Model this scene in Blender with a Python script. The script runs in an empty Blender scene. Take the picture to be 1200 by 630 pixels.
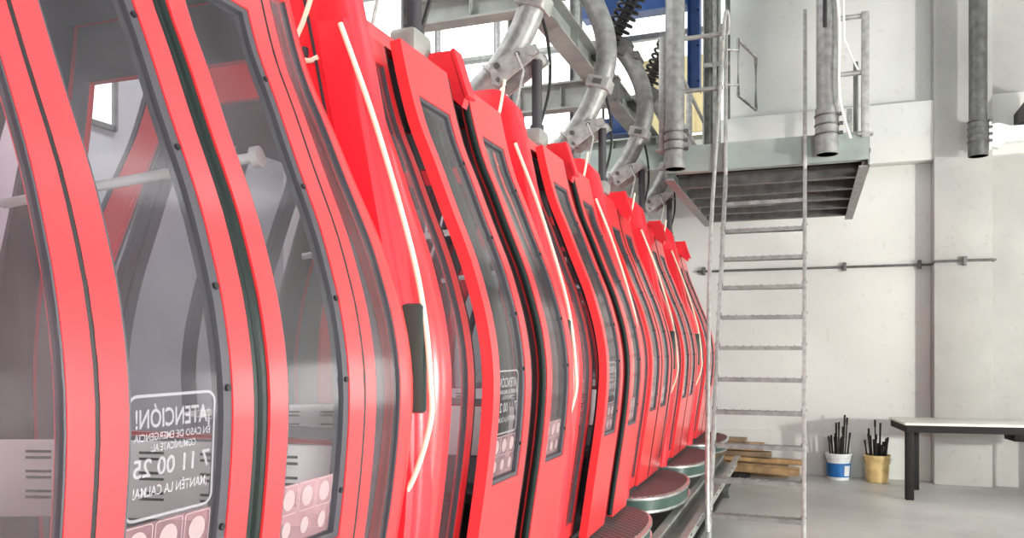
import bpy, bmesh, math, random
from mathutils import Vector, Matrix
random.seed(7)
PI = math.pi
SC = bpy.context.scene
COL = SC.collection

# ------------------------------------------------------------------ camera numbers
F = 950.0                      # focal length in pixels of the 1200 px wide frame
EYE = 1.85                     # eye height
TH = math.atan(350.0 / F)      # the row of cabins runs along +Y, 350 px right of centre
CS, SN = math.cos(TH), math.sin(TH)

def at(u, v, Y):               # photograph pixel -> point of the hall at distance Y along the row
    t = (u - 600.0) / F
    d = Y / (CS + t * SN)
    return Vector((d * (-SN + t * CS), Y, EYE + (405.0 - v) * d / F))

# ------------------------------------------------------------------ materials
def newmat(name):
    m = bpy.data.materials.new(name); m.use_nodes = True
    nt = m.node_tree
    return m, nt, nt.nodes['Principled BSDF']

def srgb(r, g, b):
    f = lambda c: (c / 12.92 if c <= 0.04045 else ((c + 0.055) / 1.055) ** 2.4)
    return (f(r / 255), f(g / 255), f(b / 255), 1)

def mat(name, col, rough=0.5, metal=0.0, var=0.0, scale=8.0, bump=0.0, coat=0.0, col2=None, detail=6.0, bscale=None, spec=0.5):
    m, nt, p = newmat(name)
    p.inputs['Roughness'].default_value = rough
    p.inputs['Metallic'].default_value = metal
    p.inputs['Coat Weight'].default_value = coat
    p.inputs['Coat Roughness'].default_value = 0.18
    p.inputs['Specular IOR Level'].default_value = spec
    p.inputs['Base Color'].default_value = col
    tc = nt.nodes.new('ShaderNodeTexCoord')
    if var > 0 or col2:
        n = nt.nodes.new('ShaderNodeTexNoise')
        n.inputs['Scale'].default_value = scale; n.inputs['Detail'].default_value = detail
        nt.links.new(tc.outputs['Object'], n.inputs['Vector'])
        r = nt.nodes.new('ShaderNodeValToRGB')
        c2 = col2 or tuple(c * (1 - var) for c in col[:3]) + (1,)
        r.color_ramp.elements[0].position = 0.35; r.color_ramp.elements[1].position = 0.65
        r.color_ramp.elements[0].color = c2; r.color_ramp.elements[1].color = col
        nt.links.new(n.outputs['Fac'], r.inputs['Fac'])
        nt.links.new(r.outputs['Color'], p.inputs['Base Color'])
    if bump > 0:
        n2 = nt.nodes.new('ShaderNodeTexNoise')
        n2.inputs['Scale'].default_value = bscale or scale * 4
        n2.inputs['Detail'].default_value = 5
        nt.links.new(tc.outputs['Object'], n2.inputs['Vector'])
        b = nt.nodes.new('ShaderNodeBump'); b.inputs['Strength'].default_value = bump; b.inputs['Distance'].default_value = 0.01
        nt.links.new(n2.outputs['Fac'], b.inputs['Height'])
        nt.links.new(b.outputs['Normal'], p.inputs['Normal'])
    return m

def glassmat(name, tint, haze=0.05, hazecol=(0.6, 0.6, 0.65, 1), ior=1.5, rough=0.13):
    m = bpy.data.materials.new(name); m.use_nodes = True
    nt = m.node_tree; nt.nodes.clear()
    out = nt.nodes.new('ShaderNodeOutputMaterial')
    tr = nt.nodes.new('ShaderNodeBsdfTransparent'); tr.inputs['Color'].default_value = tint
    gl = nt.nodes.new('ShaderNodeBsdfGlossy'); gl.inputs['Roughness'].default_value = rough
    gl.inputs['Color'].default_value = (1, 1, 1, 1)
    df = nt.nodes.new('ShaderNodeBsdfDiffuse'); df.inputs['Color'].default_value = hazecol
    fr = nt.nodes.new('ShaderNodeFresnel'); fr.inputs['IOR'].default_value = ior
    tc = nt.nodes.new('ShaderNodeTexCoord')
    no = nt.nodes.new('ShaderNodeTexNoise'); no.inputs['Scale'].default_value = 3.0; no.inputs['Detail'].default_value = 8
    nt.links.new(tc.outputs['Object'], no.inputs['Vector'])
    mp = nt.nodes.new('ShaderNodeMapRange')
    mp.inputs['From Min'].default_value = 0.35; mp.inputs['From Max'].default_value = 0.75
    mp.inputs['To Min'].default_value = haze * 0.5; mp.inputs['To Max'].default_value = haze * 1.8
    nt.links.new(no.outputs['Fac'], mp.inputs['Value'])
    m1 = nt.nodes.new('ShaderNodeMixShader'); m2 = nt.nodes.new('ShaderNodeMixShader')
    nt.links.new(mp.outputs['Result'], m1.inputs['Fac'])
    nt.links.new(tr.outputs[0], m1.inputs[1]); nt.links.new(df.outputs[0], m1.inputs[2])
    ge = nt.nodes.new('ShaderNodeNewGeometry')
    inv = nt.nodes.new('ShaderNodeMath'); inv.operation = 'SUBTRACT'; inv.inputs[0].default_value = 1.0
    mu = nt.nodes.new('ShaderNodeMath'); mu.operation = 'MULTIPLY'
    nt.links.new(ge.outputs['Backfacing'], inv.inputs[1])
    nt.links.new(fr.outputs[0], mu.inputs[0]); nt.links.new(inv.outputs[0], mu.inputs[1])
    nt.links.new(mu.outputs[0], m2.inputs['Fac'])
    nt.links.new(m1.outputs[0], m2.inputs[1]); nt.links.new(gl.outputs[0], m2.inputs[2])
    nt.links.new(m2.outputs[0], out.inputs['Surface'])
    return m

def emitmat(name, col, s):
    m, nt, p = newmat(name)
    p.inputs['Base Color'].default_value = col
    p.inputs['Emission Color'].default_value = col
    p.inputs['Emission Strength'].default_value = s
    return m

def concrete(name, a, b, stain, scale=0.9, rough=0.85, bump=0.25):
    m, nt, p = newmat(name)
    p.inputs['Roughness'].default_value = rough
    tc = nt.nodes.new('ShaderNodeTexCoord')
    n1 = nt.nodes.new('ShaderNodeTexNoise'); n1.inputs['Scale'].default_value = scale; n1.inputs['Detail'].default_value = 9
    n2 = nt.nodes.new('ShaderNodeTexNoise'); n2.inputs['Scale'].default_value = scale * 14; n2.inputs['Detail'].default_value = 5
    for n in (n1, n2): nt.links.new(tc.outputs['Object'], n.inputs['Vector'])
    r1 = nt.nodes.new('ShaderNodeValToRGB')
    r1.color_ramp.elements[0].position = 0.3; r1.color_ramp.elements[1].position = 0.7
    r1.color_ramp.elements[0].color = b; r1.color_ramp.elements[1].color = a
    r2 = nt.nodes.new('ShaderNodeValToRGB')
    r2.color_ramp.elements[0].position = 0.62; r2.color_ramp.elements[1].position = 0.82
    r2.color_ramp.elements[0].color = (0, 0, 0, 1); r2.color_ramp.elements[1].color = (0.55, 0.55, 0.55, 1)
    mx = nt.nodes.new('ShaderNodeMix'); mx.data_type = 'RGBA'
    nt.links.new(n1.outputs['Fac'], r1.inputs['Fac']); nt.links.new(n2.outputs['Fac'], r2.inputs['Fac'])
    nt.links.new(r2.outputs['Color'], mx.inputs[0]); nt.links.new(r1.outputs['Color'], mx.inputs[6])
    mx.inputs[7].default_value = stain
    nt.links.new(mx.outputs[2], p.inputs['Base Color'])
    bp = nt.nodes.new('ShaderNodeBump'); bp.inputs['Strength'].default_value = bump; bp.inputs['Distance'].default_value = 0.01
    nt.links.new(n2.outputs['Fac'], bp.inputs['Height']); nt.links.new(bp.outputs['Normal'], p.inputs['Normal'])
    return m

M = {}
M['red'] = mat('red_paint', (0.88, 0.042, 0.050, 1), 0.32, coat=0.55, var=0.06, scale=2.0)
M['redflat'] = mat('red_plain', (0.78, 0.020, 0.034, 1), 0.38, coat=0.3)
M['glass'] = glassmat('smoked_glass', (0.92, 0.915, 0.925, 1), 0.022)
M['sideglass'] = glassmat('side_glass', (0.93, 0.88, 0.90, 1), 0.035, (0.75, 0.6, 0.65, 1))
M['rubber'] = mat('black_rubber', (0.010, 0.018, 0.016, 1), 0.5, spec=0.25)
M['gasket'] = mat('grey_gasket', (0.06, 0.06, 0.07, 1), 0.45)
M['black'] = mat('black_void_paint', (0.012, 0.012, 0.013, 1), 0.6)
M['darkplastic'] = mat('dark_plastic', (0.035, 0.035, 0.04, 1), 0.5)
M['liner'] = mat('cabin_lining', (0.035, 0.036, 0.045, 1), 0.6, var=0.2)
M['endlining'] = mat('grey_lining', (0.20, 0.195, 0.205, 1), 0.6, var=0.15, scale=3)
M['whiteplastic'] = mat('white_plastic', (0.90, 0.89, 0.88, 1), 0.4)
M['cream'] = mat('cream_cable', (0.83, 0.76, 0.58, 1), 0.45)
def inkmat(name, col, fac):
    m = bpy.data.materials.new(name); m.use_nodes = True
    nt = m.node_tree; nt.nodes.clear()
    out = nt.nodes.new('ShaderNodeOutputMaterial'); tr = nt.nodes.new('ShaderNodeBsdfTransparent'); df = nt.nodes.new('ShaderNodeBsdfDiffuse')
    df.inputs['Color'].default_value = col
    mx = nt.nodes.new('ShaderNodeMixShader'); mx.inputs['Fac'].default_value = fac
    nt.links.new(tr.outputs[0], mx.inputs[1]); nt.links.new(df.outputs[0], mx.inputs[2]); nt.links.new(mx.outputs[0], out.inputs['Surface'])
    return m
M['sticker'] = inkmat('sticker_ink', (0.78, 0.76, 0.78, 1), .5)

M['pictogram'] = inkmat('pictogram_ink', (0.80, 0.66, 0.64, 1), .6)
M['stickerpink'] = glassmat('pink_film', (0.95, 0.72, 0.75, 1), 0.35, (0.85, 0.55, 0.58, 1))
M['galv'] = mat('galvanised_steel', (0.29, 0.30, 0.29, 1), 0.45, 0.3, var=0.35, scale=14, bump=0.1)
M['galvlight'] = mat('bright_galvanised', (0.44, 0.45, 0.43, 1), 0.42, 0.3, var=0.3, scale=20, bump=0.1)
M['galvdark'] = mat('dull_steel', (0.16, 0.165, 0.16, 1), 0.5, 0.5, var=0.4, scale=9)
M['greypaint'] = mat('grey_paint_steel', (0.34, 0.36, 0.335, 1), 0.5, 0.1, var=0.25, scale=5)
M['greygreen'] = mat('greygreen_sheet', (0.36, 0.42, 0.39, 1), 0.45, 0.2, var=0.25, scale=3)
M['blue'] = mat('blue_paint', (0.012, 0.06, 0.22, 1), 0.45, var=0.2)
M['yellow'] = mat('cream_yellow_board', (0.90, 0.78, 0.42, 1), 0.6, var=0.08)
M['blacksteel'] = mat('black_steel', (0.010, 0.010, 0.010, 1), 0.6, spec=0.2)
M['worktop'] = mat('pale_worktop', (0.80, 0.82, 0.74, 1), 0.35, var=0.1, scale=4)
M['wood'] = mat('weathered_wood', (0.52, 0.33, 0.15, 1), 0.75, var=0.55, scale=6, bump=0.3)
M['wooddark'] = mat('dark_wood', (0.26, 0.18, 0.11, 1), 0.8, var=0.4, scale=6, bump=0.3)
M['bucketwhite'] = mat('white_bucket', (0.72, 0.76, 0.76, 1), 0.4, var=0.1)
M['bucketblue'] = mat('blue_bucket_band', (0.01, 0.14, 0.42, 1), 0.4, var=0.35, scale=10)
M['bucketyellow'] = mat('yellow_bucket', (0.74, 0.56, 0.24, 1), 0.45, var=0.3, scale=9)
M['rod'] = mat('black_rod', (0.012, 0.012, 0.012, 1), 0.6)
M['white'] = mat('white_paint', (0.86, 0.86, 0.84, 1), 0.5)
M['chrome'] = mat('trim_alloy', (0.62, 0.66, 0.64, 1), 0.25, 0.8)
M['greenband'] = mat('green_bumper_band', (0.035, 0.075, 0.065, 1), 0.35)
M['wall'] = concrete('white_plaster', (0.71, 0.725, 0.69, 1), (0.60, 0.615, 0.585, 1), (0.46, 0.47, 0.44, 1), 0.7)
M['column'] = concrete('grey_concrete', (0.50, 0.51, 0.48, 1), (0.36, 0.365, 0.345, 1), (0.28, 0.28, 0.265, 1), 1.0)
M['floor'] = concrete('concrete_floor', (0.64, 0.66, 0.625, 1), (0.34, 0.35, 0.33, 1), (0.30, 0.31, 0.29, 1), 0.55, 0.4, 0.12)  # concrete mottling, contrast raised to stand in for shadow bands
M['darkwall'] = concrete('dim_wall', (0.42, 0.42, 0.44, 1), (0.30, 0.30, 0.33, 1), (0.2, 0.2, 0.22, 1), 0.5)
M['pit'] = mat('black_conveyor', (0.02, 0.022, 0.02, 1), 0.6, var=0.4, scale=12)
M['daylight'] = emitmat('daylight_pane', (1, 1, 0.985, 1), 1.15)

def treadmat():
    m, nt, p = newmat('ribbed_tread')
    p.inputs['Roughness'].default_value = 0.8; p.inputs['Specular IOR Level'].default_value = .2
    tc = nt.nodes.new('ShaderNodeTexCoord')
    ch = nt.nodes.new('ShaderNodeTexChecker'); ch.inputs['Scale'].default_value = 30
    ch.inputs['Color1'].default_value = (0.20, 0.145, 0.14, 1); ch.inputs['Color2'].default_value = (0.085, 0.07, 0.07, 1)
    nt.links.new(tc.outputs['Object'], ch.inputs['Vector'])
    nt.links.new(ch.outputs['Color'], p.inputs['Base Color'])
    b = nt.nodes.new('ShaderNodeBump'); b.inputs['Strength'].default_value = 0.30
    nt.links.new(ch.outputs['Fac'], b.inputs['Height']); nt.links.new(b.outputs['Normal'], p.inputs['Normal'])
    return m
M['tread'] = treadmat()

# ------------------------------------------------------------------ mesh builder
class MB:
    def __init__(self): self.bm = bmesh.new()
    def box(self, c, s, rot=None, bev=0.0):
        g = bmesh.ops.create_cube(self.bm, size=1.0)
        mtx = Matrix.Translation(Vector(c)) @ (rot.to_4x4() if rot else Matrix.Identity(4)) @ Matrix.Diagonal((s[0], s[1], s[2], 1))
        bmesh.ops.transform(self.bm, matrix=mtx, verts=g['verts'])
        if bev > 0:
            es = list({e for v in g['verts'] for e in v.link_edges})
            bmesh.ops.bevel(self.bm, geom=es, offset=bev, segments=2, affect='EDGES', profile=0.5)
        return self
    def bar(self, p0, p1, w, h, up=(0, 0, 1), bev=0.0):       # rectangular bar from p0 to p1
        p0, p1 = Vector(p0), Vector(p1); d = (p1 - p0); L = d.length; d.normalize()
        u = Vector(up)
        if abs(d.dot(u)) > 0.98: u = Vector((0, 1, 0))
        s = d.cross(u).normalized(); u = s.cross(d).normalized()
        rot = Matrix((s, d, u)).transposed()
        return self.box((p0 + p1) / 2, (w, L, h), rot, bev)
    def cyl(self, p0, p1, r, n=16, r2=None):
        return self.tube([p0, p1], [r, r if r2 is None else r2], n)
    def tube(self, pts, r, n=12, closed=False, caps=True):
        pts = [Vector(p) for p in pts]; N = len(pts)
        rs = r if isinstance(r, (list, tuple)) else [r] * N
        rings = []; ref = None
        for i, p in enumerate(pts):
            a = pts[(i - 1) % N] if (i > 0 or closed) else p
            b = pts[(i + 1) % N] if (i < N - 1 or closed) else p
            d = (b - a).normalized()
            if ref is None:
                ref = Vector((0, 0, 1)) if abs(d.z) < 0.9 else Vector((0, 1, 0))
            s = d.cross(ref).normalized(); ref = s.cross(d).normalized()
            rings.append([self.bm.verts.new(p + rs[i] * (math.cos(2 * PI * k / n) * s + math.sin(2 * PI * k / n) * ref)) for k in range(n)])
        for i in range(N if closed else N - 1):
            A, B = rings[i], rings[(i + 1) % N]
            for k in range(n):
                self.bm.faces.new((A[k], A[(k + 1) % n], B[(k + 1) % n], B[k]))
        if caps and not closed:
            self.bm.faces.new(list(reversed(rings[0]))); self.bm.faces.new(rings[-1])
        return self
    def loft(self, loops, cap0=True, cap1=True):              # list of closed loops of points
        R = [[self.bm.verts.new(Vector(p)) for p in L] for L in loops]
        n = len(R[0])
        for A, B in zip(R, R[1:]):
            for k in range(n): self.bm.faces.new((A[k], A[(k + 1) % n], B[(k + 1) % n], B[k]))
        if cap0: self.bm.faces.new(list(reversed(R[0])))
        if cap1: self.bm.faces.new(R[-1])
        return self
    def prism(self, poly, d):                                 # planar polygon swept by vector d
        d = Vector(d)
        return self.loft([[Vector(p) for p in poly], [Vector(p) + d for p in poly]])
    def shell(self, P, Nn, thick, keep=lambda i, j: True):    # sheet with thickness over a grid of points
        bm = self.bm; vf = {}; vb = {}
        ni, nj = len(P), len(P[0])
        def V(i, j):
            if (i, j) not in vf:
                vf[i, j] = bm.verts.new(P[i][j]); vb[i, j] = bm.verts.new(P[i][j] - Nn[i][j] * thick)
            return vf[i, j], vb[i, j]
        ok = lambda i, j: 0 <= i < ni - 1 and 0 <= j < nj - 1 and keep(i, j)
        for i in range(ni - 1):
            for j in range(nj - 1):
                if not ok(i, j): continue
                c = [V(i, j), V(i + 1, j), V(i + 1, j + 1), V(i, j + 1)]
                bm.faces.new([x[0] for x in c]); bm.faces.new([x[1] for x in reversed(c)])
                for (a, b, di, dj) in ((0, 1, 0, -1), (1, 2, 1, 0), (2, 3, 0, 1), (3, 0, -1, 0)):
                    if not ok(i + di, j + dj):
                        bm.faces.new((c[b][0], c[a][0], c[a][1], c[b][1]))
        return self
    def build(self, name, m, parent=None, loc=None, sharp=32, kind=None):
        bm = self.bm
        bmesh.ops.recalc_face_normals(bm, faces=bm.faces)
        lim = math.radians(sharp)
        for f in bm.faces: f.smooth = True
        for e in bm.edges:
            e.smooth = not (len(e.link_faces) == 2 and e.calc_face_angle(0) > lim)
        me = bpy.data.meshes.new(name); bm.to_mesh(me); bm.free()
        me.materials.append(m)
        o = bpy.data.objects.new(name, me); COL.objects.link(o)
        if parent: o.parent = parent
        if loc is not None: o.location = loc
        if kind: o['kind'] = kind
        return o

def empty(name, label, cat, loc=(0, 0, 0), group=None):
    o = bpy.data.objects.new(name, None); o.empty_display_size = 0.1; COL.objects.link(o)
    o.location = loc
    return tag(o, label, cat, group)
def tag(o, label, cat, group=None):
    o['label'] = label; o['category'] = cat
    if group: o['group'] = group
    return o
def smooth_path(pts, n=8):                                    # Catmull-Rom
    pts = [Vector(p) for p in pts]; out = []
    for i in range(len(pts) - 1):
        p0 = pts[max(i - 1, 0)]; p1 = pts[i]; p2 = pts[i + 1]; p3 = pts[min(i + 2, len(pts) - 1)]
        for k in range(n):
            t = k / n
            out.append(0.5 * ((2 * p1) + (-p0 + p2) * t + (2 * p0 - 5 * p1 + 4 * p2 - p3) * t * t + (-p0 + 3 * p1 - 3 * p2 + p3) * t ** 3))
    out.append(pts[-1]); return out

# ------------------------------------------------------------------ the setting
WY = 12.4
fl = MB(); fl.box((-0.5, 3.0, -0.1), (19, 20, 0.2)); fl.build('floor', M['floor'], kind='structure')
WX0, WX1, WZ0, WZ1 = -7.6, -1.12, 4.95, 8.0
wb = MB()
wb.box(((WX1 + 9) / 2, WY + 0.15, 4.3), (9 - WX1, 0.3, 8.6))
wb.box(((WX0 - 10) / 2, WY + 0.15, 4.3), (10 + WX0, 0.3, 8.6))
wb.box(((WX0 + WX1) / 2, WY + 0.15, WZ0 / 2), (WX1 - WX0, 0.3, WZ0))
wb.box(((WX0 + WX1) / 2, WY + 0.15, (WZ1 + 8.6) / 2), (WX1 - WX0, 0.3, 8.6 - WZ1))
wb.build('wall_back', M['wall'], kind='structure')
win = empty('window_1', 'tall bright daylight window in the back wall above the cabins', 'window'); win['kind'] = 'structure'
p = MB(); p.box(((WX0 + WX1) / 2, WY + 0.17, (WZ0 + WZ1) / 2), (WX1 - WX0, 0.02, WZ1 - WZ0)); p.build('pane', M['daylight'], win)
fm = MB()
for x in (WX0 + .04, -5.95, -4.87, -1.16): fm.box((x, WY + 0.1, (WZ0 + WZ1) / 2), (0.08, 0.1, WZ1 - WZ0), bev=0.01)
for z in (WZ0 + .04, 6.62, WZ1 - .04): fm.box(((WX0 + WX1) / 2, WY + 0.1, z), (WX1 - WX0, 0.1, 0.09), bev=0.01)
fm.build('window_frame', M['galv'], win)
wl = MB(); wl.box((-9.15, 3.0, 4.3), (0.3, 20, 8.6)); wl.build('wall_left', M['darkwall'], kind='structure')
for i, (y, z, w, h) in enumerate(((8.0, 5.2, 1.1, 0.75), (10.9, 6.2, 1.2, 1.1), (4.6, 4.9, 1.2, 1.2))):
    w_ = empty('window_%d' % (i + 2), ('small bright window in the dim left wall', 'upper bright window near the far left corner', 'bright window in the left wall nearest the camera')[i], 'window'); w_['kind'] = 'structure'
    q = MB(); q.box((-8.99, y, z), (0.03, w, h)); q.build('pane', M['daylight'], w_)
    q = MB()
    for s in (-1, 1):
        q.box((-8.97, y + s * w / 2, z), (0.08, 0.07, h + .07)); q.box((-8.97, y, z + s * h / 2), (0.08, w, 0.07))
    q.build('window_frame', M['galvdark'], w_)
wr_ = MB()
wr_.box((8.65, 3.0, .4), (.3, 20, .8)); wr_.box((8.65, 3.0, 6.0), (.3, 20, 5.2)); 
for y in (-6.8, -1.9, 3.0, 7.9, 12.8): wr_.box((8.65, y, 2.1), (.3, .5, 2.7))
wr_.build('wall_right', M['column'], kind='structure')
w5 = empty('window_5', 'broad daylight window low in the back wall right of the recess', 'window'); w5['kind'] = 'structure'
q = MB(); q.box((6.4, WY - .03, 1.75), (4.0, .04, 2.3)); q.build('pane', emitmat('bright_pane', (1, .99, .97, 1), 3.6), w5)
q = MB()
for x in (4.4, 5.4, 6.4, 7.4, 8.4): q.box((x, WY - .06, 1.75), (.07, .08, 2.4))
for z in (.58, 2.92): q.box((6.4, WY - .06, z), (4.07, .08, .07))
q.build('window_frame', M['galv'], w5)
du = MB(); du.cyl((3.58, 8.0, 3.5), (3.58, 8.0, 8.6), .17, 24); du.build('shadow_pipe', M['galv'], kind='structure')  # unseen pipe added to cast the soft shadow band on the back wall
w6 = empty('window_6', 'long unseen glowing band added in the right-hand wall to light the cabins', 'window'); w6['kind'] = 'structure'
q = MB(); q.box((8.6, 1.0, 2.1), (.04, 15.6, 2.6)); q.build('pane', emitmat('side_fill_glow', (1, .99, .98, 1), 1.2), w6)  # glowing panel added out of view to brighten the cabin interiors
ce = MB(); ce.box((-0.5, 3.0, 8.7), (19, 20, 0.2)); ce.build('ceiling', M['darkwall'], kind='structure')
rb = MB(); rb.box((0.7, WY - 0.12, 4.75), (3.9, 0.24, 0.8), bev=0.01); rb.build('trim_1', M['wall'], kind='structure')      # ring beam
pil = MB(); pil.box((1.89, WY - 0.14, 4.3), (0.68, 0.3, 8.6), bev=0.008); pil.build('wall_pilaster', M['column'], kind='structure')
pl = MB(); pl.box((-0.1, WY - 0.015, 0.31), (3.3, 0.05, 0.62), bev=0.006); pl.build('baseboard_back', M['wall'], kind='structure')
rw = MB(); rw.box((3.25, WY - 0.08, 4.3), (2.1, 0.12, 8.6)); rw.build('wall_recess', M['column'], kind='structure')
pt = MB(); pt.box((-2.1, 5.0, 0.02), (2.2, 14.6, 0.05)); pt.build('conveyor_bed', M['pit'], kind='structure')

# ------------------------------------------------------------------ gondola cabin
ZI = [(0, .12), (.31, .075), (.67, .022), (.91, 0), (1.05, 0.002), (1.2, .024), (1.32, .055), (1.44, .093), (1.63, .170), (1.80, .236), (1.95, .298), (2.13, .348), (2.3, .385), (2.36, .40), (2.6, .46)]
def interp(T, z):
    n = len(T)
    z = min(max(z, T[0][0]), T[-1][0])
    for i in range(n - 1):
        if z <= T[i + 1][0]: break
    def sl(k):
        a, b = max(k - 1, 0), min(k + 1, n - 1)
        return (T[b][1] - T[a][1]) / (T[b][0] - T[a][0])
    x0, y0 = T[i]; x1, y1 = T[i + 1]; h = x1 - x0; t = (z - x0) / h
    return (2*t**3 - 3*t**2 + 1)*y0 + (t**3 - 2*t**2 + t)*h*sl(i) + (-2*t**3 + 3*t**2)*y1 + (t**3 - t**2)*h*sl(i + 1)
HW, HL, RC, DL = 0.88, 0.815, 0.09, 0.455
def inset(z): return interp(ZI, z)
def hx(z): return HW - inset(z)
def hy(z): return HL - 0.38 * inset(z)
def front(y, z, off=0.0, side=1):                              # point on the long side and its outward direction
    ay = abs(y); s0 = hy(z) - RC
    if ay <= s0: drop = 0.0; ny = 0.0; nx = 1.0
    else:
        q = min(ay - s0, RC * 0.9999); drop = RC - math.sqrt(RC * RC - q * q)
        ny = q / RC; nx = math.sqrt(max(1 - ny * ny, 0.0))
    e = 0.01; dz = (inset(z + e) - inset(z - e)) / (2 * e)
    n = Vector((side * nx, math.copysign(ny, y), dz * nx)).normalized()
    return Vector((side * (hx(z) - drop), y, z)) + n * off, n
def zs_between(z0, z1, st=0.07, extra=()):
    n = max(2, int((z1 - z0) / st)); L = [z0 + (z1 - z0) * i / n for i in range(n + 1)] + list(extra)
    return sorted(set(round(z, 4) for z in L))
def sidepatch(ys, zs, off, thick, keep=lambda a, b: True, side=1, ymap=None):
    P, N = [], []
    for y in ys:
        rp, rn = [], []
        for z in zs:
            p, n = front(ymap(y, z) if ymap else y, z, off, side); rp.append(p); rn.append(n)
        P.append(rp); N.append(rn)
    mb = MB(); mb.shell(P, N, thick, lambda i, j: keep((ys[i] + ys[i + 1]) / 2, (zs[j] + zs[j + 1]) / 2)); return mb
def perim(z, ins=0.0, zz=None, n=6):
    a, b, r = hx(z) - ins, hy(z) - ins, max(RC - ins, 0.02); L = []
    for (sx, sy, a0) in ((1, 1, 0), (-1, 1, PI/2), (-1, -1, PI), (1, -1, 3*PI/2)):
        for k in range(n + 1):
            t = a0 + PI/2 * k / n
            L.append(Vector((sx * (a - r) + r * math.cos(t), sy * (b - r) + r * math.sin(t), z if zz is None else zz)))
    return L

def text_on_side(body, size, y, z, off, parent, name, m, width=None):
    # lettering read from inside the cabin (so mirrored from outside), laid on the curved glass
    c = bpy.data.curves.new('lettering', 'FONT'); c.body = body; c.size = size; c.align_x = 'CENTER'; c.align_y = 'CENTER'
    c.resolution_u = 3; c.offset = size * 0.016
    o = bpy.data.objects.new('lettering', c); COL.objects.link(o)
    bpy.context.view_layer.update()
    me = bpy.data.meshes.new_from_object(o.evaluated_get(bpy.context.evaluated_depsgraph_get()))
    bpy.data.objects.remove(o); bpy.data.curves.remove(c)
    xs = [v.co.x for v in me.vertices]; w = max(xs) - min(xs)
    k = (width / w) if width else 1.0
    for v in me.vertices:
        p, n = front(y - v.co.x * k, z + v.co.y, off); v.co = p
    me.name = name; me.materials.clear(); me.materials.append(m)
    t = bpy.data.objects.new(name, me); COL.objects.link(t); t.parent = parent
    return t
def strip_on_side(mb, pts, off, w=0.006, closed=True):         # thin printed outline on the glass
    n = len(pts)
    for i in range(n if closed else n - 1):
        (y0, z0), (y1, z1) = pts[i], pts[(i + 1) % n]
        dy, dz = y1 - y0, z1 - z0; L = math.hypot(dy, dz) or 1
        oy, oz = -dz / L * w / 2, dy / L * w / 2
        vs = [mb.bm.verts.new(front(a, b, off)[0]) for a, b in ((y0+oy, z0+oz), (y1+oy, z1+oz), (y1-oy, z1-oz), (y0-oy, z0-oz))]
        mb.bm.faces.new(vs)
def rrect(y0, y1, z0, z1, r, n=5):
    L = []
    for (cy, cz, a0) in ((y1 - r, z1 - r, 0), (y0 + r, z1 - r, PI/2), (y0 + r, z0 + r, PI), (y1 - r, z0 + r, 3*PI/2)):
        for k in range(n + 1): L.append((cy + r * math.cos(a0 + PI/2*k/n), cz + r * math.sin(a0 + PI/2*k/n)))
    return L
def oval_on_side(mb, y, z, ry, rz, off, n=20):
    vs = [mb.bm.verts.new(front(y + ry * math.cos(2*PI*k/n), z + rz * math.sin(2*PI*k/n), off)[0]) for k in range(n)]
    mb.bm.faces.new(vs)

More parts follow.
